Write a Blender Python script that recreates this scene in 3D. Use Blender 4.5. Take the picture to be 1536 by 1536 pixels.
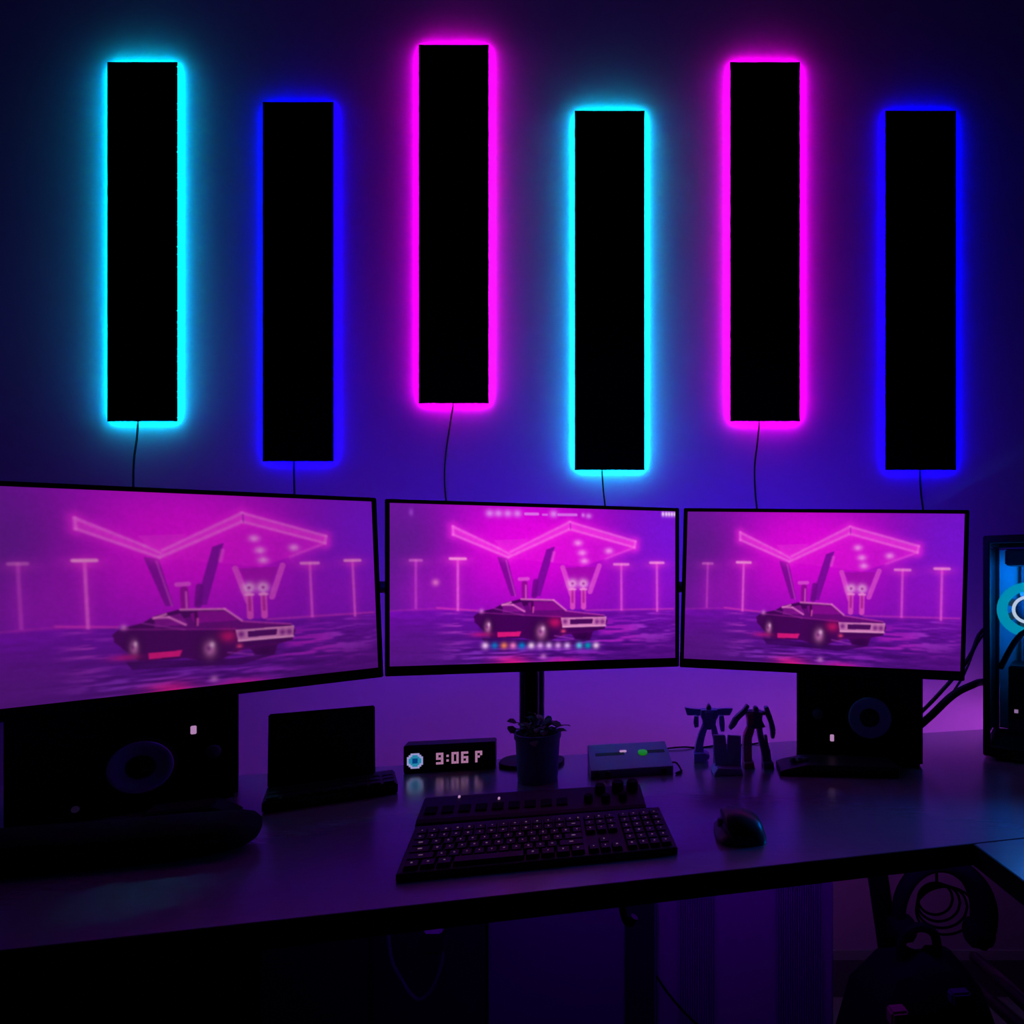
import bpy, bmesh, math, random
import numpy as np
from mathutils import Vector, Matrix

for o in list(bpy.data.objects):
    bpy.data.objects.remove(o)
random.seed(4)
R = math.radians
S = bpy.context.scene
COL = S.collection

# ------------------------------------------------------------------ camera
F, PX, PY = 900.0, 1000.0, 877.0        # focal length and principal point in pixels of the 1536 frame
CZ = 1.12                               # eye height; desk top is at 0.75
cam_d = bpy.data.cameras.new('camera')
cam_d.sensor_width = 36.0
cam_d.lens = 36.0 * F / 1536.0
cam_d.shift_x = -(PX - 768) / 1536.0
cam_d.shift_y = (PY - 768) / 1536.0
cam_d.clip_start = 0.02
cam = bpy.data.objects.new('camera', cam_d)
COL.objects.link(cam)
cam.location = (0, 0, CZ)
cam.rotation_euler = (R(90), 0, 0)
S.camera = cam

# ------------------------------------------------------------------ world, exposure, light strengths
w = bpy.data.worlds.new('night')
S.world = w
w.use_nodes = True
w.node_tree.nodes['Background'].inputs[0].default_value = (0.01, 0.01, 0.05, 1)
w.node_tree.nodes['Background'].inputs[1].default_value = 0.02
S.view_settings.view_transform = 'Standard'
S.view_settings.look = 'None'
S.view_settings.gamma = 1.0
S.view_settings.exposure = 0.0
S.view_settings.use_curve_mapping = False

L_PANEL = {'cyan': ((0.0, 0.72, 1.0), 125.0), 'blue': ((0.0, 0.0, 1.0), 92.0), 'magenta': ((1.0, 0.0, 0.95), 100.0)}
L_DESK = ((0.60, 0.09, 0.78), 17.5)      # led strip along the back edge of the desk
L_MON = ((0.06, 0.006, 1.0), 140.0)       # bias strips behind the monitors
L_PC = 9.0


def at(px, py, Y):
    return Vector(((px - PX) / F * Y, Y, CZ - (py - PY) / F * Y))


def on_desk(px, py, z=0.75):
    Y = (CZ - z) * F / (py - PY)
    return Vector(((px - PX) / F * Y, Y, z))


# ------------------------------------------------------------------ materials
def mat(name, col, rough=0.5, metal=0.0, var=0.12, scale=40.0, bump=0.0, spec=0.5, stretch=None, emit=None, estr=0.0):
    m = bpy.data.materials.new(name)
    m.use_nodes = True
    n, l = m.node_tree.nodes, m.node_tree.links
    b = n['Principled BSDF']
    b.inputs['Roughness'].default_value = rough
    b.inputs['Metallic'].default_value = metal
    b.inputs['Specular IOR Level'].default_value = spec
    tc = n.new('ShaderNodeTexCoord')
    mp = n.new('ShaderNodeMapping')
    if stretch:
        mp.inputs['Scale'].default_value = stretch
    nz = n.new('ShaderNodeTexNoise')
    nz.inputs['Scale'].default_value = scale
    nz.inputs['Detail'].default_value = 3
    rp = n.new('ShaderNodeMix')
    rp.data_type = 'RGBA'
    c = np.array(col)
    rp.inputs[6].default_value = (*(c * (1 - var)), 1)
    rp.inputs[7].default_value = (*np.minimum(c * (1 + var), 1), 1)
    l.new(tc.outputs['Object'], mp.inputs[0])
    l.new(mp.outputs[0], nz.inputs['Vector'])
    l.new(nz.outputs['Fac'], rp.inputs[0])
    l.new(rp.outputs[2], b.inputs['Base Color'])
    if bump:
        bp = n.new('ShaderNodeBump')
        bp.inputs['Strength'].default_value = bump
        bp.inputs['Distance'].default_value = 0.002
        l.new(nz.outputs['Fac'], bp.inputs['Height'])
        l.new(bp.outputs[0], b.inputs['Normal'])
    if emit:
        b.inputs['Emission Color'].default_value = (*emit, 1)
        b.inputs['Emission Strength'].default_value = estr
    return m


def glow(name, col, s):
    return mat(name, (0.02, 0.02, 0.02), 0.5, emit=col, estr=s, var=0.0)


M = {}
M['wall'] = mat('wall_paint', (0.48, 0.40, 0.54), 0.9, var=0.03, scale=60, bump=0.01, spec=0.05)
M['ceiling'] = mat('ceiling_paint', (0.03, 0.03, 0.04), 0.95, var=0.04, spec=0.1)
M['sidewall'] = mat('side_wall_paint', (0.03, 0.03, 0.04), 0.9, var=0.04, spec=0.1)
M['floor'] = mat('floor_wood', (0.09, 0.07, 0.08), 0.5, var=0.3, scale=8, stretch=(1, 12, 1))
M['trim'] = mat('trim_paint', (0.12, 0.10, 0.13), 0.6, var=0.05)
M['black'] = mat('black_plastic', (0.012, 0.012, 0.014), 0.45, spec=0.3)
M['soft'] = mat('soft_black', (0.010, 0.010, 0.012), 0.8, spec=0.15, bump=0.3, scale=200)
M['matte'] = mat('matte_black_panel', (0.0015, 0.0015, 0.0015), 0.95, spec=0.0)
M['bezel'] = mat('bezel_plastic', (0.012, 0.012, 0.016), 0.4, spec=0.35)
M['desk'] = mat('desk_laminate', (0.19, 0.13, 0.20), 0.25, var=0.10, scale=26, stretch=(0.6, 9, 1), spec=0.85, bump=0.03)
db = M['desk'].node_tree.nodes['Principled BSDF']
db.inputs['Coat Weight'].default_value = 0.8
db.inputs['Coat IOR'].default_value = 1.9
db.inputs['Coat Roughness'].default_value = 0.22
M['deskedge'] = mat('desk_edge_black', (0.004, 0.004, 0.005), 0.7, spec=0.1)
M['steel'] = mat('black_steel', (0.006, 0.006, 0.007), 0.5, spec=0.2)
M['chrome'] = mat('grey_metal', (0.30, 0.30, 0.45), 0.35, metal=0.3)
M['key'] = mat('key_plastic', (0.014, 0.013, 0.018), 0.5, spec=0.3)
M['cone'] = mat('speaker_cone', (0.34, 0.42, 0.70), 0.6, var=0.05, spec=0.4)
M['knob'] = mat('knob_grey', (0.10, 0.11, 0.15), 0.5)
M['pot'] = mat('pot_ceramic', (0.09, 0.09, 0.30), 0.55, var=0.1)
M['leaf'] = mat('leaf', (0.05, 0.06, 0.05), 0.6, var=0.3)
M['soil'] = mat('soil', (0.02, 0.015, 0.012), 0.95, var=0.4, scale=300, bump=0.6)
M['case'] = mat('grey_case', (0.24, 0.14, 0.42), 0.55, var=0.05)
M['slot'] = mat('dark_slot', (0.01, 0.01, 0.012), 0.6)
M['toyblue'] = mat('toy_blue_plastic', (0.30, 0.22, 0.62), 0.45)
M['toyred'] = mat('toy_red_plastic', (0.50, 0.08, 0.16), 0.45)
M['toydark'] = mat('toy_dark_plastic', (0.18, 0.10, 0.30), 0.45)
M['stand'] = mat('stand_plastic', (0.42, 0.30, 0.75), 0.5)
M['cable'] = mat('cable_rubber', (0.006, 0.006, 0.007), 0.6, spec=0.2)
M['palecable'] = mat('pale_cable', (0.08, 0.08, 0.11), 0.5)
M['paleplug'] = mat('pale_plug', (0.5, 0.48, 0.55), 0.5)
M['rib'] = mat('ribbed_metal', (0.42, 0.40, 0.52), 0.6)
M['cabinet'] = mat('cabinet_blue_grey', (0.26, 0.24, 0.34), 0.6, var=0.06)
M['darkcab'] = mat('cabinet_dark', (0.03, 0.03, 0.045), 0.6, var=0.08)
M['palecab'] = mat('cabinet_pale', (0.60, 0.55, 0.66), 0.6, var=0.05)
M['glass'] = mat('pc_glass', (0.9, 0.95, 1.0), 0.03, var=0.0)
g = M['glass'].node_tree
gb = g.nodes.new('ShaderNodeBsdfGlossy'); gb.inputs['Roughness'].default_value = 0.03
tr = g.nodes.new('ShaderNodeBsdfTransparent'); tr.inputs['Color'].default_value = (0.78, 0.82, 0.86, 1)
fr = g.nodes.new('ShaderNodeFresnel'); fr.inputs['IOR'].default_value = 1.35
mx = g.nodes.new('ShaderNodeMixShader')
g.links.new(fr.outputs[0], mx.inputs[0]); g.links.new(tr.outputs[0], mx.inputs[1]); g.links.new(gb.outputs[0], mx.inputs[2])
g.links.new(mx.outputs[0], g.nodes['Material Output'].inputs[0])
M['pcinner'] = mat('pc_tray', (0.20, 0.24, 0.30), 0.55, var=0.08)
M['pcboard'] = mat('pc_board', (0.04, 0.06, 0.09), 0.6, var=0.3, scale=90)
M['fanblade'] = mat('fan_blade', (0.10, 0.16, 0.22), 0.4)
M['led_white'] = glow('led_white', (0.70, 0.36, 0.72), 0.6)
M['led_dim'] = glow('led_dim', (0.10, 0.05, 0.25), 0.06)
M['led_green'] = glow('led_green', (0.01, 0.30, 0.01), 0.5)
M['legend'] = glow('key_legend', (0.75, 0.40, 0.75), 0.16)
M['fanglow'] = glow('fan_glow_cyan', (0.0, 0.42, 0.60), 0.9)
M['fanwhite'] = glow('fan_glow_white', (0.75, 0.85, 1.0), 1.0)
M['desk_led'] = glow('desk_led', L_DESK[0], L_DESK[1])
M['under_led'] = glow('under_desk_led', (0.20, 0.0, 1.0), 6.0)
M['mon_led'] = glow('monitor_bias_led', L_MON[0], L_MON[1])
M['clocktxt'] = glow('clock_text', (0.62, 0.27, 0.52), 0.62)
M['clockring'] = glow('clock_icon_ring', (0.42, 0.40, 0.80), 0.75)
M['clockcyan'] = glow('clock_icon_cyan', (0.02, 0.30, 0.50), 0.75)
M['clockblue'] = glow('clock_icon_blue', (0.0, 0.06, 0.28), 0.75)


# ------------------------------------------------------------------ mesh builder
class MB:
    def __init__(s):
        s.v, s.f = [], []

    def add(s, vs, fs):
        o = len(s.v)
        s.v += [tuple(p) for p in vs]
        s.f += [tuple(i + o for i in f) for f in fs]
        return s

    def box(s, c, d, rot=None):
        hx, hy, hz = d[0] / 2, d[1] / 2, d[2] / 2
        vs = [Vector((x, y, z)) for x in (-hx, hx) for y in (-hy, hy) for z in (-hz, hz)]
        if rot is not None:
            vs = [rot @ p for p in vs]
        vs = [p + Vector(c) for p in vs]
        return s.add(vs, [(0, 1, 3, 2), (4, 6, 7, 5), (0, 4, 5, 1), (2, 3, 7, 6), (0, 2, 6, 4), (1, 5, 7, 3)])

    def cbox(s, c, d, b=0.003, rot=None):
        """box with chamfered edges"""
        bm = bmesh.new()
        bmesh.ops.create_cube(bm, size=1.0)
        for q in bm.verts:
            q.co = Vector((q.co.x * d[0], q.co.y * d[1], q.co.z * d[2]))
        bmesh.ops.bevel(bm, geom=bm.edges[:], offset=min(b, min(d) * 0.45), segments=2, affect='EDGES')
        if rot is not None:
            bmesh.ops.transform(bm, matrix=rot.to_4x4(), verts=bm.verts[:])
        bm.verts.index_update()
        s.add([q.co + Vector(c) for q in bm.verts], [[q.index for q in f.verts] for f in bm.faces])
        bm.free()
        return s

    def prism(s, pts, y0, y1, axis='y'):
        """polygon (a,b) extruded; axis y: pts are x,z; axis z: pts are x,y"""
        n = len(pts)
        if axis == 'y':
            vs = [(p[0], y0, p[1]) for p in pts] + [(p[0], y1, p[1]) for p in pts]
        elif axis == 'z':
            vs = [(p[0], p[1], y0) for p in pts] + [(p[0], p[1], y1) for p in pts]
        else:
            vs = [(y0, p[0], p[1]) for p in pts] + [(y1, p[0], p[1]) for p in pts]
        fs = [tuple(range(n)), tuple(range(2 * n - 1, n - 1, -1))]
        fs += [(i, n + i, n + (i + 1) % n, (i + 1) % n) for i in range(n)]
        return s.add(vs, fs)

    def lathe(s, prof, c=(0, 0, 0), n=32, rot=None, cap=True):
        vs, fs = [], []
        for r, z in prof:
            for k in range(n):
                a = 2 * math.pi * k / n
                p = Vector((r * math.cos(a), r * math.sin(a), z))
                if rot is not None:
                    p = rot @ p
                vs.append(p + Vector(c))
        m = len(prof)
        for i in range(m - 1):
            for k in range(n):
                k2 = (k + 1) % n
                fs.append((i * n + k, i * n + k2, (i + 1) * n + k2, (i + 1) * n + k))
        if cap:
            fs.append(tuple(range(n - 1, -1, -1)))
            fs.append(tuple((m - 1) * n + k for k in range(n)))
        return s.add(vs, fs)

    def tube(s, pts, r, n=8, smooth=4):
        pts = [Vector(p) for p in pts]
        rs = r if isinstance(r, (list, tuple)) else [r] * len(pts)
        if smooth > 1 and len(pts) > 2:
            out, ro = [], []
            for i in range(len(pts) - 1):
                p0, p1, p2, p3 = pts[max(i - 1, 0)], pts[i], pts[i + 1], pts[min(i + 2, len(pts) - 1)]
                for k in range(smooth):
                    t = k / smooth
                    out.append(0.5 * ((2 * p1) + (p2 - p0) * t + (2 * p0 - 5 * p1 + 4 * p2 - p3) * t * t + (3 * p1 - p0 - 3 * p2 + p3) * t ** 3))
                    ro.append(rs[i] * (1 - t) + rs[i + 1] * t)
            out.append(pts[-1]); ro.append(rs[-1])
            pts, rs = out, ro
        vs, fs = [], []
        up = None
        for i, p in enumerate(pts):
            d = (pts[min(i + 1, len(pts) - 1)] - pts[max(i - 1, 0)]).normalized()
            if up is None:
                up = d.orthogonal().normalized()
            up = (up - d * up.dot(d))
            up = up.normalized() if up.length > 1e-6 else d.orthogonal().normalized()
            sd = d.cross(up)
            for k in range(n):
                a = 2 * math.pi * k / n
                vs.append(p + (up * math.cos(a) + sd * math.sin(a)) * rs[i])
        for i in range(len(pts) - 1):
            for k in range(n):
                k2 = (k + 1) % n
                fs.append((i * n + k, i * n + k2, (i + 1) * n + k2, (i + 1) * n + k))
        fs.append(tuple(range(n - 1, -1, -1)))
        fs.append(tuple((len(pts) - 1) * n + k for k in range(n)))
        return s.add(vs, fs)

    def build(s, name, m, parent=None, smooth=False, bevel=0.0):
        me = bpy.data.meshes.new(name)
        me.from_pydata(s.v, [], s.f)
        bm = bmesh.new(); bm.from_mesh(me)
        bmesh.ops.recalc_face_normals(bm, faces=bm.faces)
        bm.to_mesh(me); bm.free()
        if smooth:
            me.polygons.foreach_set('use_smooth', [True] * len(me.polygons))
            try:
                me.set_sharp_from_angle(angle=R(40))
            except Exception:
                pass
        me.materials.append(m)
        o = bpy.data.objects.new(name, me)
        COL.objects.link(o)
        o.parent = parent
        if bevel:
            md = o.modifiers.new('bevel', 'BEVEL'); md.width = bevel; md.segments = 2; md.limit_method = 'ANGLE'
        return o


def thing(name, label, cat, loc=(0, 0, 0), yaw=0.0, roll=0.0, pitch=0.0, group=None):
    o = bpy.data.objects.new(name, None)
    o.empty_display_size = 0.05
    COL.objects.link(o)
    o.location = loc
    o.rotation_euler = (pitch, roll, yaw)
    o['label'] = label
    o['category'] = cat
    if group:
        o['group'] = group
    return o


def tag(o, label, cat, group=None):
    o['label'] = label; o['category'] = cat
    if group:
        o['group'] = group
    return o


def struct(o, label, cat):
    o['kind'] = 'structure'; o['label'] = label; o['category'] = cat
    return o


RX90 = Matrix.Rotation(R(90), 3, 'X')       # lathe axis z -> -y (towards the camera)

# ------------------------------------------------------------------ the room
YW = 1.645
XL, XR, YB, ZC = -2.7, 2.0, -2.6, 3.0
struct(MB().box(((XL + XR) / 2, (YW + YB) / 2, -0.05), (XR - XL + 0.2, YW - YB + 0.2, 0.1)).build('floor', M['floor']), 'dark wooden floor under the desk', 'floor')
struct(MB().box(((XL + XR) / 2, YW + 0.05, ZC / 2), (XR - XL + 0.2, 0.1, ZC)).build('wall_back', M['wall']), 'plain painted wall behind the desk washed by coloured light', 'wall')
struct(MB().box((XL - 0.05, (YW + YB) / 2, ZC / 2), (0.1, YW - YB, ZC)).build('wall_left', M['sidewall']), 'plain side wall left of the desk outside the frame', 'wall')
struct(MB().box((XR + 0.05, (YW + YB) / 2, ZC / 2), (0.1, YW - YB, ZC)).build('wall_right', M['sidewall']), 'plain side wall right of the desk outside the frame', 'wall')
struct(MB().box(((XL + XR) / 2, YB - 0.05, ZC / 2), (XR - XL + 0.2, 0.1, ZC)).build('wall_front', M['sidewall']), 'plain wall behind the viewer', 'wall')
struct(MB().box(((XL + XR) / 2, (YW + YB) / 2, ZC + 0.05), (XR - XL + 0.2, YW - YB + 0.2, 0.1)).build('ceiling', M['ceiling']), 'plain ceiling above the frame', 'ceiling')
struct(MB().prism([(YW, 0.0), (YW - 0.015, 0.0), (YW - 0.015, 0.10), (YW - 0.006, 0.12), (YW, 0.12)], XL, XR, 'x').build('baseboard_back', M['trim']), 'low baseboard along the back wall', 'baseboard')

# ------------------------------------------------------------------ six backlit wall panels with their cords
PANELS = [
    (161, 266, 93, 632, 'cyan', 'black wall light bar with cyan halo above left monitor, leftmost of the six', [(207, 632), (205, 660), (201, 690), (200, 735)]),
    (394, 500, 153, 692, 'blue', 'black wall light bar with blue halo between the left cyan and left magenta bars', [(441, 692), (441, 715), (442, 750)]),
    (628, 733, 67, 605, 'magenta', 'black wall light bar with magenta halo, the highest hung, left of centre', [(680, 605), (676, 632), (669, 680), (667, 720), (670, 765)]),
    (862, 967, 166, 705, 'cyan', 'black wall light bar with cyan halo between the two magenta bars', [(903, 705), (905, 735), (909, 775)]),
    (1095, 1200, 93, 632, 'magenta', 'black wall light bar with magenta halo above right monitor', [(1139, 632), (1136, 665), (1132, 700), (1133, 740), (1137, 780)]),
    (1328, 1434, 166, 705, 'blue', 'black wall light bar with blue halo, rightmost of the six', [(1380, 705), (1381, 735), (1386, 780)]),
]
GAP, TH = 0.007, 0.0015
OV = 0.005             # the plate overhangs its strips
YP = YW - GAP - TH
GLOWM = {k: glow('led_strip_' + k, c, s) for k, (c, s) in L_PANEL.items()}
for (x0, x1, y0, y1, colr, lab, cord) in PANELS:
    a, b = at(x0, y1, YP), at(x1, y0, YP)
    W, H = b.x - a.x, b.z - a.z
    root = thing('wall_light_bar', lab, 'wall light', ((a.x + b.x) / 2, YW, a.z), group='backlit bars on the wall')
    MB().box((0, -GAP - TH / 2, H / 2), (W, TH, H)).build('front_plate', M['matte'], root)
    MB().box((0, -GAP / 2, H / 2), (W - 2 * OV - 0.006, GAP, H - 2 * OV - 0.006)).build('back_box', M['matte'], root)
    for sx in (-1, 1):      # side-firing strips round the edge of the back box
        MB().box((sx * (W / 2 - OV - 0.0015), -GAP / 2, H / 2), (0.003, GAP - 0.001, H - 2 * OV)).build('led_strip', GLOWM[colr], root)
    for z in (OV + 0.0015, H - OV - 0.0015):
        MB().box((0, -GAP / 2, z), (W - 2 * OV - 0.006, GAP - 0.001, 0.003)).build('led_strip', GLOWM[colr], root)
    pts = [at(px, py, YW - 0.006) - root.location for px, py in cord]
    pts.append(pts[-1] + Vector((0.004, 0, -0.12)))
    pts.insert(0, pts[0] + Vector((0, 0, 0.03)))
    MB().tube(pts, 0.0024, 6).build('power_cord', M['cable'], root, smooth=True)

# ------------------------------------------------------------------ desk
TD = 0.226
YAW = math.atan(TD)
BK = lambda x: 1.352 + TD * x
FR = lambda x: 0.757 + TD * x
XDL, XDR = -1.36, 1.2
CX = 0.437
T = 0.028
desk = thing('corner_desk', 'dark L-shaped corner desk with black front edge carrying the monitors', 'desk', (0, 1.0, 0))


def dk(x, y):
    return (x, y - 1.0)


e = 0.003
MB().prism([dk(XDL, FR(XDL) + e), dk(XDR, FR(XDR) + e), dk(XDR, BK(XDR)), dk(XDL, BK(XDL))], 0.75 - T, 0.75, 'z').build('desktop', M['desk'], desk)
MB().prism([dk(CX + e, FR(CX)), dk(CX + 0.05 + e, 0.15), dk(1.3, 0.15), dk(XDR, FR(XDR)), ], 0.75 - T, 0.75, 'z').build('desktop_wing', M['desk'], desk)
MB().prism([dk(XDL, FR(XDL)), dk(CX, FR(CX)), dk(CX, FR(CX) + e), dk(XDL, FR(XDL) + e)], 0.75 - T - 0.002, 0.75, 'z').build('edge_band', M['deskedge'], desk)
MB().prism([dk(CX, FR(CX)), dk(CX + 0.05, 0.15), dk(CX + 0.05 + e, 0.15), dk(CX + e, FR(CX))], 0.75 - T - 0.002, 0.75, 'z').build('edge_band', M['deskedge'], desk)
# led strip under the back lip
rz = Matrix.Rotation(YAW, 3, 'Z')
cxm = (XDL + XDR) / 2 - 0.02
MB().box((cxm, BK(cxm) - 1.0 + 0.004, 0.738), (2.45, 0.004, 0.010), rz).build('led_strip', M['desk_led'], desk)
MB().box((0.02, FR(0.02) + 0.07 - 1.0, 0.75 - T - 0.004), (1.0, 0.010, 0.006), rz).build('led_strip', M['under_led'], desk)
# legs and frame
for p0, p1 in (((0.345, 1.02, 0.722), (0.46, 1.06, 0.0)), ((-1.25, 0.62, 0.722), (-1.25, 0.60, 0.0)), ((-1.2, 0.98, 0.722), (-1.2, 1.0, 0.0)), ((1.0, 1.45, 0.722), (1.0, 1.45, 0.0)), ((1.15, 0.3, 0.722), (1.15, 0.3, 0.0))):
    MB().tube([Vector(p0) - Vector((0, 1, 0)), Vector(p1) - Vector((0, 1, 0))], 0.017, 12, 1).build('leg', M['steel'], desk, smooth=True)
for p0, p1, y0, y1 in (((1462, 1436), (1560, 1524), 1.15, 0.75), ((1462, 1478), (1560, 1566), 1.15, 0.75)):
    a, b = at(*p0, y0), at(*p1, y1)
    MB().tube([a - Vector((0, 1, 0)), b - Vector((0, 1, 0)), b + (b - a) * 0.6 - Vector((0, 1, 0))], 0.010, 10, 1).build('brace', M['steel'], desk, smooth=True)

# ------------------------------------------------------------------ the picture on the three screens
NW, NH = 480, 270
Q = np.array([(65, 85), (1445, 110), (1440, 835), (65, 872)], float)     # screen corners in the study crop


def homography(src, dst):
    A = []
    for (x, y), (u, v) in zip(src, dst):
        A.append([x, y, 1, 0, 0, 0, -u * x, -u * y, -u]); A.append([0, 0, 0, x, y, 1, -v * x, -v * y, -v])
    return np.linalg.svd(np.array(A))[2][-1].reshape(3, 3)


HM = homography(Q, np.array([(0, 0), (NW, 0), (NW, NH), (0, NH)], float))


def uv(p):
    q = HM @ np.array([p[0], p[1], 1.0])
    return q[:2] / q[2]


GX, GY = np.meshgrid(np.arange(NW) + 0.5, np.arange(NH) + 0.5)
K = NW / 1380.0       # crop pixels to raster pixels
rng = np.random.RandomState(7)


def blob(cx, cy, sx, sy):
    c = uv((cx, cy))
    return np.exp(-(((GX - c[0]) / (sx * K)) ** 2 + ((GY - c[1]) / (sy * K)) ** 2))


def seg(p, q, wd, soft=1.0):
    a, b = uv(p), uv(q)
    d = b - a
    t = np.clip(((GX - a[0]) * d[0] + (GY - a[1]) * d[1]) / (d @ d + 1e-9), 0, 1)
    r = np.hypot(GX - a[0] - t * d[0], GY - a[1] - t * d[1])
    return np.clip((wd * K / 2 + soft - r) / (soft * 1.4), 0, 1)


def halo(p, q, s):
    a, b = uv(p), uv(q)
    d = b - a
    t = np.clip(((GX - a[0]) * d[0] + (GY - a[1]) * d[1]) / (d @ d + 1e-9), 0, 1)
    r2 = (GX - a[0] - t * d[0]) ** 2 + (GY - a[1] - t * d[1]) ** 2
    return np.exp(-r2 / (s * K) ** 2)


def poly(pts):
    P = [uv(p) for p in pts]
    acc = np.zeros((NH, NW))
    for ox, oy in ((-.25, -.25), (.25, -.25), (-.25, .25), (.25, .25)):
        ins = np.zeros((NH, NW), bool)
        for i in range(len(P)):
            (x1, y1), (x2, y2) = P[i], P[i - 1]
            if y1 == y2:
                continue
            c = ((y1 > GY + oy) != (y2 > GY + oy)) & (GX + ox < (x2 - x1) * (GY + oy - y1) / (y2 - y1) + x1)
            ins ^= c
        acc += ins / 4.0
    return acc


def vnoise(sx, sy, seed):
    r = np.random.RandomState(seed)
    gw, gh = int(NW / sx) + 3, int(NH / sy) + 3
    g_ = r.rand(gh, gw)
    x, y = GX / sx, GY / sy
    xi, yi = x.astype(int), y.astype(int)
    fx, fy = x - xi, y - yi
    fx = fx * fx * (3 - 2 * fx); fy = fy * fy * (3 - 2 * fy)
    return (g_[yi, xi] * (1 - fx) + g_[yi, xi + 1] * fx) * (1 - fy) + (g_[yi + 1, xi] * (1 - fx) + g_[yi + 1, xi + 1] * fx) * fy


def paint(hud):
    img = np.zeros((NH, NW, 3))

    def over(mask, c, a=1.0):
        m_ = np.clip(mask * a, 0, 1)[..., None]
        img[:] = img * (1 - m_) + np.array(c, float) * m_
    # dusk haze; left edge also painted duller as a viewing-angle vignette
    img[:] = (112, 14, 176)
    over(blob(700, 330, 520, 360), (214, 4, 218), .95)
    over(blob(720, 250, 360, 190), (240, 4, 232), .85)
    over(blob(1420, 230, 250, 330), (124, 20, 224), .9)
    over(blob(1330, 480, 160, 160), (164, 16, 212), .5)
    over(blob(120, 260, 230, 200), (92, 26, 138), .85)
    over(blob(60, 120, 160, 160), (110, 24, 160), .6)
    over(blob(40, 560, 110, 400), (92, 26, 140), .75)
    over(blob(260, 520, 160, 120), (150, 24, 176), .5)
    # wet ground
    gy0 = uv((700, 597))[1]
    gm = np.clip((GY - gy0 + 1) / 3, 0, 1)
    ripple = vnoise(44, 3.4, 3) * .6 + vnoise(15, 2.0, 5) * .4
    depth = np.clip((GY - gy0) / (NH - gy0), 0, 1)
    g0 = np.stack([118 - 42 * depth, 12 + 4 * depth, 178 - 50 * depth], -1)
    g0 = g0 * (0.90 + .2 * ripple[..., None])
    m3 = gm[..., None]
    img[:] = img * (1 - m3) + g0 * m3
    st = np.clip((ripple - .52) * 5, 0, 1) * gm
    over(st * blob(1160, 720, 220, 90), (196, 30, 200), .8)
    over(st * blob(380, 680, 70, 130), (190, 60, 200), .8)
    over(st * blob(1330, 680, 110, 100), (170, 70, 220), .7)
    over(st * blob(600, 820, 260, 60), (150, 60, 210), .8)
    over(st * blob(960, 800, 240, 70), (150, 40, 200), .6)
    over(gm * blob(640, 850, 90, 30) * (ripple + .3), (240, 24, 140), .9)
    over(gm * blob(890, 850, 90, 22) * (ripple + .2), (226, 20, 160), .8)
    dk_ = np.clip((.45 - ripple) * 5, 0, 1) * gm
    over(dk_ * blob(1250, 780, 300, 120), (58, 4, 104), .6)
    over(gm * blob(150, 800, 240, 120), (86, 22, 128), .7)
    over(gm * blob(1360, 800, 200, 80), (82, 10, 128), .6)
    over(dk_ * blob(760, 790, 360, 60), (46, 2, 88), .6)
    over(seg((290, 590), (480, 603), 5, 2), (232, 60, 190), .7)
    over(seg((1000, 600), (1430, 592), 5, 2), (226, 60, 200), .6)
    over(seg((66, 605), (290, 592), 3, 2), (180, 40, 180), .5)
    # canopy soffit
    over(poly([(365, 205), (640, 330), (925, 185), (1245, 268), (1235, 300), (1090, 350), (985, 388), (860, 372), (640, 350), (560, 325)]), (235, 20, 225), .55)
    over(poly([(560, 262), (720, 255), (700, 300), (632, 332), (590, 300)]), (240, 44, 228), .6)
    over(poly([(902, 392), (1052, 388), (1015, 470), (940, 470)]), (166, 10, 176), .8)
    # v-shaped legs
    over(poly([(575, 342), (625, 348), (668, 532), (640, 532)]), (128, 8, 152), .9)
    over(poly([(812, 305), (853, 290), (782, 532), (742, 532)]), (124, 8, 158), .9)
    over(seg((618, 360), (662, 530), 6), (220, 70, 215), .6)
    over(seg((890, 392), (932, 525), 22), (234, 84, 214), .75)
    over(seg((1068, 382), (1022, 510), 22), (234, 84, 214), .75)
    over(seg((848, 320), (838, 360), 12, 2), (250, 100, 230), .5)
    # neon outline
    neon = [((365, 198), (365, 238)), ((365, 198), (580, 300)), ((368, 238), (628, 345)), ((628, 345), (925, 205)), ((640, 318), (925, 170)), ((925, 170), (1246, 262)), ((925, 205), (1240, 292)), ((1246, 262), (1240, 292)), ((1240, 292), (1100, 348)), ((580, 300), (632, 328))]
    for p, q in neon:
        over(halo(p, q, 26), (255, 40, 235), .35)
    over(poly([(365, 200), (628, 335), (925, 172), (1246, 264), (1240, 292), (925, 203), (628, 345), (366, 238)]), (255, 70, 235), .45)
    for i, (p, q) in enumerate(neon):
        over(seg(p, q, 8, 2.0), (255, 112, 238), .68 if i != 8 else .35)
    over(seg((928, 176), (928, 205), 4), (120, 10, 170), .5)
    for x, y in ((965, 272), (985, 320), (995, 360), (1115, 310)):
        over(blob(x, y, 22, 16), (255, 150, 246), .9)
    # lamp posts
    for x, y0, y1, hw, al in ((190, 362, 590, 26, .45), (388, 353, 600, 36, 1), (1175, 375, 596, 34, .8), (1350, 366, 602, 32, .9)):
        over(halo((x, y0 + 12), (x, y1), 22), (232, 50, 220), .3 * al)
        over(seg((x, y0), (x, y1), 9, 1.4), (244, 100, 224), .75 * al)
        over(blob(x, y0 + 8, 60, 24), (250, 60, 220), .5 * al)
        over(seg((x - hw, y0), (x + hw, y0), 11, 1.4), (255, 150, 226), .9 * al)
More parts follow.
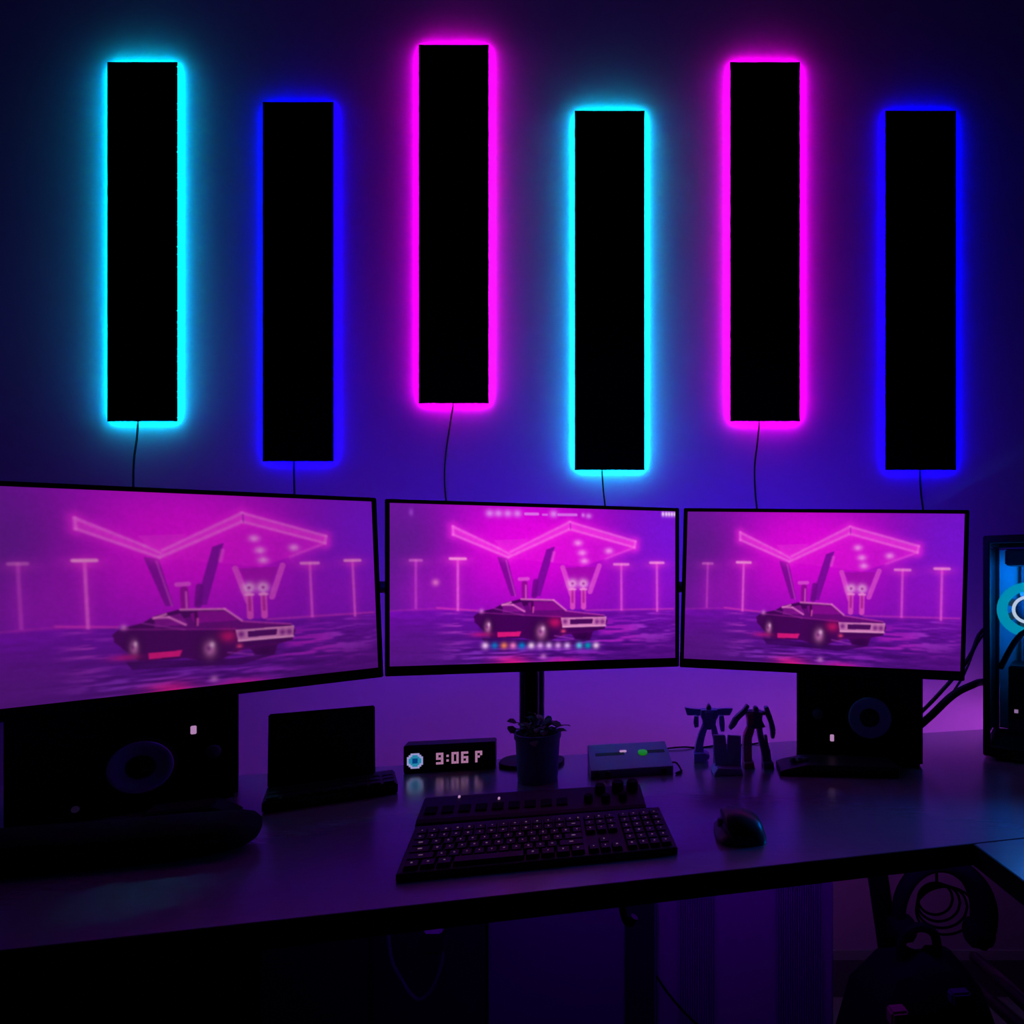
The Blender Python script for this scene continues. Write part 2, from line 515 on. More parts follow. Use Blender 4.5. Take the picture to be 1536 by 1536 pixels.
    # pumps
    for x in (937, 990):
        over(seg((x, 500), (x, 585), 24), (226, 78, 196), .9)
        over(seg((x, 505), (x, 560), 9), (170, 20, 150), .7)
        over(blob(x, 470, 24, 24), (250, 190, 236), 1)
        over(blob(x, 470, 8, 8), (150, 10, 150), .8)
        over(seg((x - 14, 498), (x + 14, 498), 8), (250, 150, 226), .8)
    over(seg((706, 470), (706, 542), 26), (140, 10, 140), .8)
    over(seg((712, 480), (712, 540), 6), (240, 110, 220), .7)
    over(seg((682, 450), (722, 448), 16), (236, 100, 220), .7)
    over(seg((760, 462), (752, 530), 26), (110, 6, 138), .8)
    # car
    body = [(468, 650), (462, 632), (478, 616), (500, 606), (560, 592), (604, 566), (690, 545), (845, 550), (905, 602), (1090, 625), (1106, 650), (1092, 690), (1035, 702), (1020, 745), (950, 740), (925, 708), (850, 737), (820, 752), (760, 750), (700, 735), (580, 737), (545, 735), (510, 700), (465, 656)]
    over(poly(body), (66, 2, 84), .95)
    over(poly([(500, 735), (860, 748), (1030, 742), (900, 775), (520, 765)]), (46, 0, 76), .7)
    over(poly([(640, 600), (720, 575), (850, 556), (900, 600), (1080, 628), (880, 636), (700, 628)]), (112, 10, 130), .8)
    over(poly([(722, 566), (742, 556), (842, 558), (890, 598), (735, 602)]), (142, 8, 150), .9)
    over(poly([(600, 582), (690, 560), (712, 604), (600, 612)]), (150, 20, 160), .7)
    over(seg((742, 560), (744, 606), 10), (60, 0, 70), .8)
    over(seg((748, 585), (746, 610), 6), (240, 90, 190), .8)
    for p, q in (((598, 576), (640, 562)), ((690, 547), (845, 551)), ((845, 551), (905, 600)), ((600, 574), (650, 574)), ((650, 574), (705, 606))):
        over(seg(p, q, 7, 1.3), (244, 128, 214), .8)
    over(seg((560, 592), (700, 625), 5), (150, 40, 160), .7)
    over(seg((490, 612), (880, 632), 5), (150, 30, 150), .6)
    over(seg((905, 603), (1090, 624), 6), (200, 60, 180), .7)
    over(blob(500, 605, 12, 12), (230, 130, 220), .8)
    over(blob(850, 660, 34, 26), (226, 20, 110), .8)
    over(blob(892, 705, 12, 14), (255, 70, 130), .9)
    over(poly([(880, 636), (1102, 630), (1096, 676), (888, 684)]), (222, 130, 196), .95)
    over(poly([(925, 644), (1036, 641), (1032, 664), (925, 668)]), (70, 4, 90), .95)
    for x in (900, 1055, 1082):
        over(blob(x, 655, 12, 13), (120, 30, 130), .9)
    over(seg((890, 680), (1096, 675), 7), (250, 170, 220), .7)
    over(seg((870, 715), (1030, 700), 10), (80, 4, 96), .8)
    over(seg((850, 724), (940, 738), 6), (190, 70, 200), .5)
    for x, y, rx, ry in ((786, 706, 27, 42), (530, 684, 17, 36)):
        over(blob(x, y, rx * 1.5, ry * 1.3), (30, 0, 44), .95)
        over(blob(x, y, rx * .9, ry * .85), (214, 120, 190), .95)
        over(blob(x - 4, y - 4, rx * .35, ry * .3), (90, 20, 100), .7)
        over(blob(x + rx * .3, y - ry * .4, rx * .35, ry * .3), (250, 200, 240), .8)
    over(poly([(576, 706), (690, 703), (680, 726), (576, 730)]), (236, 24, 128), .95)
    over(blob(500, 718, 50, 12), (200, 20, 120), .7)
    over(blob(985, 730, 40, 22), (40, 0, 60), .7)
    over(blob(795, 823, 16, 14), (240, 150, 230), .6)
    img[:] *= (0.97 + .06 * vnoise(3, 3, 11))[..., None]
    pd = np.pad(img, ((1, 1), (1, 1), (0, 0)), 'edge')
    pd = (pd[:-2] + 2 * pd[1:-1] + pd[2:]) / 4
    img[:] = (pd[:, :-2] + 2 * pd[:, 1:-1] + pd[:, 2:]) / 4
    if hud:
        for x in (540, 582, 627, 673, 847):
            over(blob(x, 132, 20, 19), (232, 150, 248), .85)
        over(seg((712, 133), (770, 133), 12, 1.3), (232, 140, 248), .8)
        over(seg((796, 136), (814, 136), 9, 1.3), (226, 130, 246), .7)
        over(seg((872, 135), (956, 135), 12, 1.3), (226, 140, 248), .75)
        over(blob(990, 136, 9, 11), (226, 140, 246), .8)
        over(blob(1017, 140, 16, 14), (226, 140, 246), .8)
        for x in (1382, 1398, 1412, 1426, 1440):
            over(blob(x, 126, 8, 14), (255, 222, 255), .95)
        over(blob(168, 132, 10, 18), (170, 80, 220), .6)
        over(blob(283, 468, 17, 17), (226, 110, 200), .9)
        for x, c in ((517, (236, 190, 236)), (562, (20, 110, 190)), (607, (236, 120, 90)), (650, (240, 120, 190)), (692, (10, 120, 200)), (737, (236, 200, 236)), (780, (220, 150, 236)), (822, (226, 170, 240)), (866, (220, 150, 236)), (910, (222, 170, 240)), (968, (90, 190, 226)), (1010, (0, 150, 180)), (1050, (230, 190, 230))):
            over(blob(x, 771, 17, 17), c, 1.0)
    return np.clip(img, 0, 255) / 255.0


def lin(c):
    return np.where(c <= 0.04045, c / 12.92, ((c + 0.055) / 1.055) ** 2.4)


def screen_mesh(name, hud):
    img = lin(paint(hud)).astype(np.float32)
    me = bpy.data.meshes.new(name)
    ys, xs = np.mgrid[0:NH, 0:NW]
    co = np.stack([(xs / (NW - 1)) - 0.5, np.zeros_like(xs, float), 0.5 - ys / (NH - 1)], -1).reshape(-1, 3)
    idx = np.arange(NW * NH).reshape(NH, NW)
    fc = np.stack([idx[:-1, :-1], idx[1:, :-1], idx[1:, 1:], idx[:-1, 1:]], -1).reshape(-1)
    nf = (NW - 1) * (NH - 1)
    me.vertices.add(NW * NH); me.vertices.foreach_set('co', co.astype(np.float32).ravel())
    me.loops.add(nf * 4); me.loops.foreach_set('vertex_index', fc.astype(np.int32))
    me.polygons.add(nf); me.polygons.foreach_set('loop_start', np.arange(0, nf * 4, 4, dtype=np.int32))
    at_ = me.color_attributes.new('picture', 'FLOAT_COLOR', 'POINT')
    at_.data.foreach_set('color', np.concatenate([img.reshape(-1, 3), np.ones((NW * NH, 1), np.float32)], 1).ravel())
    me.update(calc_edges=True)
    return me


def screen_mat(name, strength, grey=0.0):
    m = bpy.data.materials.new(name)
    m.use_nodes = True
    n, l = m.node_tree.nodes, m.node_tree.links
    b = n['Principled BSDF']
    b.inputs['Base Color'].default_value = (0.01, 0.01, 0.012, 1)
    b.inputs['Roughness'].default_value = 0.45
    b.inputs['Specular IOR Level'].default_value = 0.2
    a = n.new('ShaderNodeVertexColor'); a.layer_name = 'picture'
    mxn = n.new('ShaderNodeMix'); mxn.data_type = 'RGBA'
    mxn.inputs[0].default_value = grey  # veils the picture in dull purple, standing for haze at an oblique view
    mxn.inputs[7].default_value = (0.17, 0.02, 0.24, 1)
    l.new(a.outputs[0], mxn.inputs[6])
    l.new(mxn.outputs[2], b.inputs['Emission Color'])
    b.inputs['Emission Strength'].default_value = strength
    return m


PLAIN = screen_mesh('wallpaper_screen', False)
HUD = screen_mesh('desktop_screen', True)


def monitor(label, a, b, zt, zb, width, me, sm):
    """a, b: left and right edge midpoints of the front face"""
    d = b - a
    yaw = math.atan2(d.y, d.x)
    roll = -math.atan2(d.z, math.hypot(d.x, d.y))
    u = d.normalized()
    mid = b - u * width / 2
    H = zt - zb
    rm = Matrix.Rotation(yaw, 3, 'Z') @ Matrix.Rotation(roll, 3, 'Y')
    base = mid - rm @ Vector((0, 0, H / 2))
    root = thing('monitor', label, 'monitor', base, yaw, roll, group='three monitors in a row')
    W = width
    bt, bs, bb, th = 0.007, 0.008, 0.018, 0.018
    fr_ = MB()
    fr_.cbox((0, th / 2, H - bt / 2), (W, th, bt), 0.0015)
    fr_.cbox((0, th / 2, bb / 2), (W, th, bb), 0.0015)
    for sx in (-1, 1):
        fr_.cbox((sx * (W / 2 - bs / 2), th / 2, H / 2), (bs, th, H), 0.0015)
    fr_.build('bezel', M['bezel'], root)
    so = bpy.data.objects.new('screen', me.copy() if me.users and me.materials else me)
    COL.objects.link(so); so.parent = root
    so.data.materials.append(sm)
    so.scale = (W - 2 * bs + 0.001, 1, H - bt - bb + 0.001)
    so.location = (0, 0.003, bb + (H - bt - bb) / 2)
    rs = MB()
    rs.box((0, th * 0.7, H / 2), (W - 0.008, th * 0.5, H - 0.008))
    rs.prism([(-W * 0.36, H * 0.2), (W * 0.36, H * 0.2), (W * 0.36, H * 0.8), (-W * 0.36, H * 0.8)], th, th + 0.018, 'y')
    rs.build('rear_shell', M['bezel'], root)
    for z in (H * 0.90,):
        MB().box((0, th + 0.001, z), (W * 0.8, 0.003, 0.008)).build('bias_light_strip', M['mon_led'], root)
    MB().cbox((0, th + 0.022, H / 2), (0.1, 0.008, 0.1), 0.002).build('mount_plate', M['steel'], root)
    return root


c1, c2 = at(577, 881.5, 1.0955), at(1019, 881, 1.229)
mc = monitor('middle monitor showing neon petrol station wallpaper with a row of dock icons', c1, c2, 1.277, 0.952, (c2 - c1).length, HUD, screen_mat('screen_mid', 0.92))
l1, l2 = at(0, 902.5, 0.806), at(570, 881.5, 1.087)
ml = monitor('left monitor cut by the frame, angled inward, showing plain neon petrol station wallpaper', l1, l2, 1.277, 0.952, 0.500, PLAIN, screen_mat('screen_left', 0.64, 0.14))
r1, r2 = at(1022.5, 881.5, 1.2238), at(1451, 893.5, 1.138)
PL2 = PLAIN.copy(); PL2.materials.clear()
mr = monitor('right monitor beside the computer tower showing plain neon petrol station wallpaper', r1, r2, 1.276, 0.951, (r2 - r1).length, PL2, screen_mat('screen_right', 0.85, 0.05))

# ------------------------------------------------------------------ monitor stand: pole, base and arms
PXX, PYY = (798 - PX) / F * 1.24, 1.24
st = thing('monitor_stand', 'black pole stand with flat base holding the three monitors', 'monitor stand', (PXX, PYY, 0.75))
bp = []
for k in range(28):
    a = 2 * math.pi * k / 28
    bp.append((0.066 * math.copysign(abs(math.cos(a)) ** 0.75, math.cos(a)), 0.046 * math.copysign(abs(math.sin(a)) ** 0.75, math.sin(a))))
MB().prism(bp, 0.0, 0.008, 'z').build('base_plate', M['steel'], st, bevel=0.002)
MB().box((0, 0, 0.20), (0.026, 0.022, 0.39)).build('pole', M['steel'], st, bevel=0.002)
for sx in (-1, 1):
    MB().tube([(sx * 0.0205, 0, 0.008), (sx * 0.0205, 0, 0.39)], 0.0055, 12, 1).build('side_rail', M['chrome'], st, smooth=True)
MB().cbox((0, 0, 0.375), (0.06, 0.03, 0.05), 0.003).build('clamp', M['steel'], st)


def back_of(o, off):
    o_m = Matrix.Translation(o.location) @ o.rotation_euler.to_matrix().to_4x4()
    return o_m @ Vector((0, 0.044 + off, 0.1625)) - st.location


for o, via in ((ml, (-0.60, 1.225)), (mr, (0.05, 1.325))):
    e0, e1 = back_of(o, 0.006), back_of(o, 0.05)
    v = Vector((via[0], via[1], 1.115)) - st.location
    sx = -1 if o is ml else 1
    MB().tube([(sx * 0.03, 0.004, 0.365), v, e1, e0], 0.012, 10, 1).build('arm', M['steel'], st, smooth=True)

# ------------------------------------------------------------------ speakers
def speaker(label, pr, yaw, w_, h_, d_, wx, wz, tw, led, dots):
    root = thing('speaker', label, 'speaker', (pr.x, pr.y, 0.75), yaw, group='pair of speakers')      # origin at front bottom right or left corner
    s0 = -1 if wx < 0 else 1
    cx_ = s0 * w_ / 2
    MB().cbox((cx_, d_ / 2, h_ / 2), (w_, d_, h_), 0.006).build('cabinet', M['soft'], root, smooth=True)
    MB().lathe([(0.046, 0.0), (0.046, 0.004), (0.042, 0.006)], (wx, 0.001, wz), 40, RX90).build('woofer_frame', M['black'], root, smooth=True)
    MB().lathe([(0.042, 0.004), (0.041, 0.007), (0.037, 0.008), (0.033, 0.0065), (0.020, 0.004), (0.018, 0.004), (0.018, -0.003), (0.042, -0.003)], (wx, -0.001, wz), 40, RX90, cap=False).build('woofer_cone', M['cone'], root, smooth=True)
    MB().lathe([(0.0185, -0.002), (0.0185, 0.005), (0.012, 0.008), (0.003, 0.009)], (wx, 0.0, wz), 28, RX90).build('dust_cap', M['black'], root, smooth=True)
    MB().lathe([(0.011, 0.0), (0.0105, 0.007), (0.008, 0.009)], (tw[0], 0.001, tw[1]), 24, RX90).build('volume_knob', M['knob'], root, smooth=True)
    MB().cbox((led[0], -0.0005, led[1]), (0.008, 0.003, 0.014), 0.001).build('power_light', M['led_white'], root)
    for (x, z) in dots:
        MB().lathe([(0.005, 0.0), (0.005, 0.003), (0.003, 0.0035)], (x, 0.001, z), 12, RX90).build('small_light', M['led_dim'], root)
    for x in (0.03, w_ - 0.03):
        for y in (0.03, d_ - 0.03):
            MB().lathe([(0.010, -0.0), (0.010, 0.001)], (s0 * x, y, 0.0), 12).build('foot', M['soft'], root)
    return root


spl = on_desk(357, 1195)
speaker('wide black speaker under the left monitor with dim blue cone', spl, R(35), 0.283, 0.2, 0.13,
        -0.128, 0.075, (-0.034, 0.085), (-0.061, 0.125), [(-0.205, 0.022)])
spr = at(1195, 1100, 1.265)
speaker('black speaker under the right monitor with visible blue cone and lit indicator', Vector((spr.x, 1.265, 0.75)), R(-12.5), 0.25, 0.205, 0.15,
        0.146, 0.0975, (0.043, 0.100), (0.072, 0.051), [])

# flat dark box in front of the right speaker
fb0, fb1 = on_desk(1170, 1164), on_desk(1350, 1168)
d = fb1 - fb0
bx = thing('flat_black_box', 'low flat black box lying before the right speaker', 'box', (fb0 + fb1) / 2, math.atan2(d.y, d.x))
wl = d.length
MB().prism([(-wl / 2, 0), (wl / 2, 0), (wl / 2, 0.022), (-wl / 2 + 0.05, 0.022), (-wl / 2 + 0.012, 0.013), (-wl / 2, 0.008)], 0.0, 0.075, 'y').build('housing', M['black'], bx, bevel=0.002)
lm = MB()
for x, r_ in ((-0.085, 0.006), (-0.072, 0.008), (-0.060, 0.006)):
    lm.lathe([(r_, 0.0), (r_ * 1.1, 0.004), (r_ * 0.7, 0.009), (r_ * 0.2, 0.010)], (x, 0.03, 0.019), 12)
lm.build('button', M['knob'], bx, smooth=True)

# dark soft case and cloth in front of the left speaker
c0 = on_desk(348, 1289)
cs = thing('padded_case', 'long rounded black padded case lying before the left speaker', 'case', (c0.x, c0.y, 0.75), R(14))
prof = []
bm_ = MB()
LN = 0.40
ring = 16
vs, fs = [], []
stations = [(0.0, .25), (0.004, .62), (0.014, .88), (0.03, 1.0), (0.1, 1.04), (0.2, 1.0), (0.3, 1.02), (0.37, .95), (0.39, .7), (0.398, .25)]
for x, s_ in stations:
    for k in range(ring):
        a = 2 * math.pi * k / ring
        vs.append((0.015 - x, 0.045 + 0.040 * s_ * math.cos(a), 0.024 + 0.024 * s_ * (math.copysign(abs(math.sin(a)) ** .8, math.sin(a)))))
for i in range(len(stations) - 1):
    for k in range(ring):
        k2 = (k + 1) % ring
        fs.append((i * ring + k, i * ring + k2, (i + 1) * ring + k2, (i + 1) * ring + k))
fs.append(tuple(range(ring))); fs.append(tuple((len(stations) - 1) * ring + k for k in range(ring)))
bm_.add(vs, fs).build('shell', M['soft'], cs, smooth=True)
zp = [(0.012 - x, 0.045 - 0.0405 * 1.0, 0.024) for x in np.linspace(0.03, 0.36, 8)]
MB().tube(zp, 0.0016, 6).build('zip', M['black'], cs)
cn = on_desk(343, 1231)
wg = thing('wedge_pad', 'small dark wedge sticking out between left speaker and black case', 'pad', (cn.x, cn.y, 0.75), R(22))
MB().prism([(0.004, 0.0), (0.010, 0.004), (0.0, 0.012), (-0.022, 0.024), (-0.11, 0.024), (-0.11, 0.0)], 0.0, 0.045, 'y').build('foam', M['soft'], wg, bevel=0.002)
MB().prism([(-0.105, 0.0242), (-0.024, 0.0242), (-0.024, 0.0255), (-0.105, 0.0255)], 0.004, 0.041, 'y').build('top_sheet', M['black'], wg)

# ------------------------------------------------------------------ compact laptop
lf, lr = on_desk(392, 1222), on_desk(597, 1191)
d = lr - lf
lap = thing('compact_laptop', 'small black laptop standing open behind the keyboard, left of the clock', 'laptop', (lf + lr) / 2, math.atan2(d.y, d.x))
wl = d.length
MB().cbox((0, 0.045, 0.010), (wl, 0.09, 0.020), 0.003).build('base', M['black'], lap)
for r_ in range(3):
    for c_ in range(9):
        MB().cbox((-wl / 2 + 0.014 + (wl - 0.028) / 8 * c_, 0.012 + 0.021 * r_, 0.0215), (0.0185, 0.0175, 0.004), 0.0015).build('key', M['key'], lap)
tilt = Matrix.Rotation(R(-8), 3, 'X')
sl = MB().cbox(Vector((-0.016, 0.078, 0.020)) + tilt @ Vector((0, 0, 0.062)), (wl - 0.034, 0.008, 0.125), 0.002, tilt)
so = sl.build('lid', M['black'], lap)
MB().cbox(Vector((-0.016, 0.0732, 0.020)) + tilt @ Vector((0, 0, 0.064)), (wl - 0.048, 0.002, 0.108), 0.0008, tilt).build('dark_screen', M['bezel'], lap)
MB().tube([(-0.07, 0.078, 0.020), (0.04, 0.078, 0.020)], 0.005, 10, 1).build('hinge', M['black'], lap, smooth=True)

# ------------------------------------------------------------------ pixel clock
k0, k1 = on_desk(605, 1161), on_desk(743, 1153)
d = k1 - k0
ck = thing('pixel_clock', 'black pixel display clock reading 9:06 P with round blue icon', 'clock', (k0 + k1) / 2, math.atan2(d.y, d.x))
CW, CH = d.length, 0.0545
MB().cbox((0, 0.018, CH / 2), (CW, 0.036, CH), 0.002).build('housing', M['black'], ck)
win = MB().box((0, -0.0005, CH / 2), (CW - 0.006, 0.001, CH - 0.006)).build('display_window', M['slot'], ck)
GL = {'9': '111 101 111 001 111', '0': '111 101 101 101 111', '6': '111 100 111 101 111', 'P': '111 101 110 100 100', ':': '0 1 0 1 0'}
cell = 0.0046
for ch, u0 in (('9', .350), (':', .462), ('0', .517), ('6', .622), ('P', .776)):
    mb = MB()
    for r_, row in enumerate(GL[ch].split()):
        for c_, bit in enumerate(row):
            if bit == '1':
                mb.box((-CW / 2 + u0 * CW + (c_ + .5) * cell, -0.0013, CH * 0.70 - (r_ + .5) * cell), (cell * .93, 0.0006, cell * .93))
    mb.build('digit' if ch.isdigit() else ('colon' if ch == ':' else 'letter'), M['clocktxt'], win)
rg, cy_, bl = MB(), MB(), MB()
pc = 0.0033
for i in range(-5, 6):
    for j in range(-5, 6):
        r_ = math.hypot(i, j)
        if r_ > 4.9:
            continue
        t_ = rg if r_ > 3.4 else (bl if max(abs(i), abs(j)) < 1.5 else cy_)
        t_.box((-CW / 2 + .125 * CW + i * pc, -0.0013, CH * 0.45 + j * pc), (pc * .95, 0.0006, pc * .95))
rg.build('icon_ring', M['clockring'], win); cy_.build('icon_disc', M['clockcyan'], win); bl.build('icon_centre', M['clockblue'], win)

# ------------------------------------------------------------------ potted plant
pf = on_desk(800, 1179)
pl = thing('potted_plant', 'small blue-grey pot with a low leafy plant before the monitor pole', 'potted plant', (pf.x, pf.y + 0.038, 0.75))
MB().lathe([(0.036, 0.0), (0.0375, 0.003), (0.0415, 0.078), (0.044, 0.080), (0.044, 0.090), (0.0405, 0.090), (0.039, 0.078), (0.0, 0.078)], n=36).build('pot', M['pot'], pl, smooth=True)
MB().lathe([(0.039, 0.078), (0.03, 0.082), (0.005, 0.084)], n=24).build('soil', M['soil'], pl, smooth=True)


def leaf_mb(L, W):
    mb = MB()
    vs = [(0, 0, 0), (L * .35, -W, L * .10), (L * .35, 0, L * .05), (L * .35, W, L * .10), (L * .75, -W * .8, L * .05), (L * .75, 0, L * .0), (L * .75, W * .8, L * .05), (L, 0, -L * .12)]
    vs += [(x, y, z - 0.0008) for x, y, z in vs]
    top = [(0, 1, 2), (0, 2, 3), (1, 4, 5, 2), (2, 5, 6, 3), (4, 7, 5), (5, 7, 6)]
    fs = top + [tuple(i + 8 for i in reversed(f)) for f in top]
    for a, b in ((0, 1), (1, 4), (4, 7), (7, 6), (6, 3), (3, 0)):
        fs.append((a, b, b + 8, a + 8))
    return mb.add(vs, fs)


lf0 = leaf_mb(0.020, 0.008).build('leaf', M['leaf'], pl, smooth=True)
stem = MB()
first = True
for k in range(46):
    a = random.uniform(0, 2 * math.pi)
    r_ = random.uniform(0.012, 0.047)
    z = 0.092 + random.uniform(0.0, 0.016) - (0.014 if r_ > 0.042 else 0) * random.random()
    if k < 5:
        a = (math.pi * 0.94, math.pi * 1.05, 0.1, -0.25, math.pi * 0.6)[k]; r_ = 0.042; z = (0.106, 0.088, 0.100, 0.092, 0.115)[k]
    o = lf0 if first else lf0.copy()
    if not first:
        COL.objects.link(o); o.parent = pl
    first = False
    o.location = (r_ * math.cos(a), r_ * math.sin(a), z)
    o.rotation_euler = (random.uniform(-.5, .5), random.uniform(-.9, .5), a + random.uniform(-.9, .9))
    s_ = random.uniform(0.6, 1.1)
    o.scale = (s_, s_, s_)
    stem.tube([(r_ * .4 * math.cos(a), r_ * .4 * math.sin(a), 0.079), (r_ * .8 * math.cos(a), r_ * .8 * math.sin(a), z * .97), o.location], 0.0010, 5, 2)
sm_ = stem.build('stems', M['leaf'], pl, smooth=True); sm_['kind'] = 'stuff'

# ------------------------------------------------------------------ small sloping console with green button
g0, g1 = on_desk(886, 1169), on_desk(1010, 1161)
d = g1 - g0
gc = thing('small_console', 'small grey sloping console box with green button between pot and toy robots', 'console', (g0 + g1) / 2, math.atan2(d.y, d.x))
GW = d.length
SD, HB, HF = 0.085, 0.042, 0.016
MB().prism([(0, 0), (SD, 0), (SD, HB), (SD * .98, HB + .001), (0, HF)], -GW / 2, GW / 2, 'x').build('case', M['case'], gc, bevel=0.002)
sang = math.atan2(HB - HF, SD)
srot = Matrix.Rotation(sang, 3, 'X')


def onslope(u, v, dz=0.0):
    return Vector(((u - .5) * GW, v * SD - dz * math.sin(sang), HF + v * (HB - HF) + dz * math.cos(sang)))


MB().box(onslope(.26, .58, .0006), (GW * .36, 0.010, 0.0014), srot).build('disc_slot', M['slot'], gc)
MB().box(onslope(.82, .60, .0006), (GW * .26, 0.010, 0.0014), srot).build('disc_slot', M['slot'], gc)
MB().cbox(onslope(.43, .66, .0012), (GW * .085, 0.007, 0.0022), 0.0008, srot).build('white_light', M['led_white'], gc)
MB().lathe([(0.0095, 0.0), (0.0095, 0.003), (0.006, 0.0045)], onslope(.67, .56, .0005), 24, srot).build('green_button', M['led_green'], gc, smooth=True)
for x in (-0.42, -0.30, 0.38):
    MB().lathe([(0.0055, 0.0), (0.005, 0.006)], (x * GW, 0.001, 0.009), 16, RX90).build('socket_knob', M['slot'], gc, smooth=True)
MB().tube([(GW / 2 - .002, 0.03, 0.012), (GW / 2 + 0.010, 0.02, 0.016), (GW / 2 + 0.016, 0.0, 0.004), (GW / 2 + 0.004, -0.004, 0.0025), (GW / 2 + .02, .01, .0025)], 0.0018, 6).build('cable', M['cable'], gc, smooth=True)

# ------------------------------------------------------------------ toy robots (generic)
def robot(label, cxp, byp, parts_, blade=None):
    b_ = on_desk(cxp, byp)
    root = thing('toy_robot', label, 'toy robot', b_, 0, group='toy robots on the desk')
    s_ = b_.y / F
    cv = lambda p: ((p[0] / 7.68 + 1000 - cxp) * s_, max((byp - (p[1] / 7.68 + 1040)) * s_, 0.0))
    for name, m_, shapes in parts_:
        mb = MB()
        for kind, pts, wdt, dep, yo in shapes:
            if kind == 'poly':
                mb.prism([cv(p) for p in pts], yo - dep / 2, yo + dep / 2, 'y')
            else:
                P = [Vector((cv(p)[0], 0, cv(p)[1])) for p in pts]
                for i in range(len(P) - 1):
                    dd = (P[i + 1] - P[i]).normalized()
                    nn = Vector((-dd.z, 0, dd.x))
                    a_, b2 = wdt[i] / 7.68 * s_ / 2, wdt[i + 1] / 7.68 * s_ / 2
                    q = [P[i] + nn * a_, P[i] - nn * a_, P[i + 1] - nn * b2, P[i + 1] + nn * b2]
                    mb.prism([(v.x, max(v.z, 0)) for v in q], yo - dep / 2, yo + dep / 2, 'y')
        mb.build(name, m_, root, bevel=0.0012)
    return root


robot('blue toy robot with wide wing-like shoulders, left of the two robots', 1063, 1139, [
    ('torso', M['toyblue'], [('poly', [(395, 180), (580, 180), (590, 260), (565, 300), (560, 345), (520, 390), (485, 410), (450, 390), (415, 345), (410, 300), (390, 260)], 0, .026, 0), ('poly', [(430, 195), (540, 195), (520, 270), (450, 270)], 0, .034, 0)]),
    ('head', M['toydark'], [('poly', [(455, 190), (458, 150), (475, 128), (488, 118), (500, 128), (510, 150), (512, 190)], 0, .016, 0)]),
    ('wing', M['toyblue'], [('poly', [(208, 168), (325, 185), (400, 188), (395, 262), (235, 260), (222, 215)], 0, .010, .010)]),
    ('wing', M['toyblue'], [('poly', [(575, 188), (680, 180), (770, 180), (735, 262), (580, 264)], 0, .010, .010)]),
    ('arm', M['toyblue'], [('limb', [(345, 250), (335, 320), (345, 380)], (46, 60, 50), .015, -.004)]),
    ('arm', M['toyblue'], [('limb', [(628, 250), (635, 340), (642, 430)], (48, 62, 40), .015, -.004)]),
    ('leg', M['toyblue'], [('limb', [(445, 370), (400, 480), (378, 560), (368, 680)], (60, 76, 84, 96), .022, 0), ('poly', [(310, 665), (440, 655), (490, 690), (480, 720), (400, 762), (315, 762)], 0, .036, -.006)]),
    ('leg', M['toyblue'], [('limb', [(535, 370), (560, 480), (585, 560), (600, 680)], (60, 76, 84, 96), .022, 0), ('poly', [(545, 665), (660, 655), (670, 762), (540, 762)], 0, .036, -.006)]),
])
robot('red toy robot with long lowered arms, right of the two robots', 1133, 1148, [
    ('torso', M['toydark'], [('poly', [(905, 200), (980, 195), (1100, 205), (1090, 300), (1130, 372), (1040, 395), (925, 375), (930, 300)], 0, .028, 0)]),
    ('chest_plate', M['toyred'], [('poly', [(915, 215), (985, 205), (985, 330), (940, 365), (925, 300)], 0, .034, 0)]),
    ('head', M['toydark'], [('poly', [(1000, 205), (1000, 165), (1015, 148), (1042, 148), (1052, 168), (1055, 205)], 0, .018, 0)]),
    ('arm', M['toydark'], [('limb', [(935, 130), (885, 205), (800, 285), (765, 350), (725, 402)], (36, 54, 60, 62, 34), .016, -.002), ('poly', [(880, 195), (930, 195), (930, 235), (880, 235)], 0, .014, 0)]),
    ('arm', M['toydark'], [('limb', [(1140, 148), (1165, 230), (1205, 340), (1222, 430), (1214, 510)], (46, 62, 54, 56, 34), .016, -.002), ('poly', [(1090, 205), (1165, 205), (1165, 245), (1090, 245)], 0, .014, 0)]),
    ('leg', M['toyred'], [('limb', [(975, 375), (930, 490), (925, 600), (930, 830)], (80, 92, 100, 86), .022, 0), ('poly', [(880, 770), (990, 760), (1000, 830), (875, 830)], 0, .036, -.006)]),
    ('leg', M['toydark'], [('limb', [(1060, 375), (1085, 520), (1135, 640), (1155, 830)], (60, 64, 100, 92), .022, 0), ('limb', [(1135, 470), (1150, 650)], (26, 40), .012, -.006), ('poly', [(1100, 770), (1210, 760), (1220, 830), (1100, 830)], 0, .036, -.006)]),
])

# two-panel stand in front of the robots
t0 = on_desk(1092, 1162)
ts = thing('two_panel_stand', 'small dark blue stand with two upright panels before the toy robots', 'stand', t0, R(6))
s_ = t0.y / F
for sx, pts in ((-1, [(-20, 58), (-2.2, 57), (0, 32), (0, 8), (-17, 8), (-20, 30)]), (1, [(2.2, 57), (22, 55), (22, 8), (0, 8), (0, 32)])):
    MB().prism([(x * s_, z * s_) for x, z in pts], 0.010, 0.018, 'y').build('panel', M['stand'], ts, bevel=0.001)
MB().prism([(-22 * s_, 0), (22 * s_, 0), (20 * s_, 10 * s_), (-16 * s_, 12 * s_), (-22 * s_, 4 * s_)], -0.008, 0.034, 'y').build('base', M['stand'], ts, bevel=0.0015)

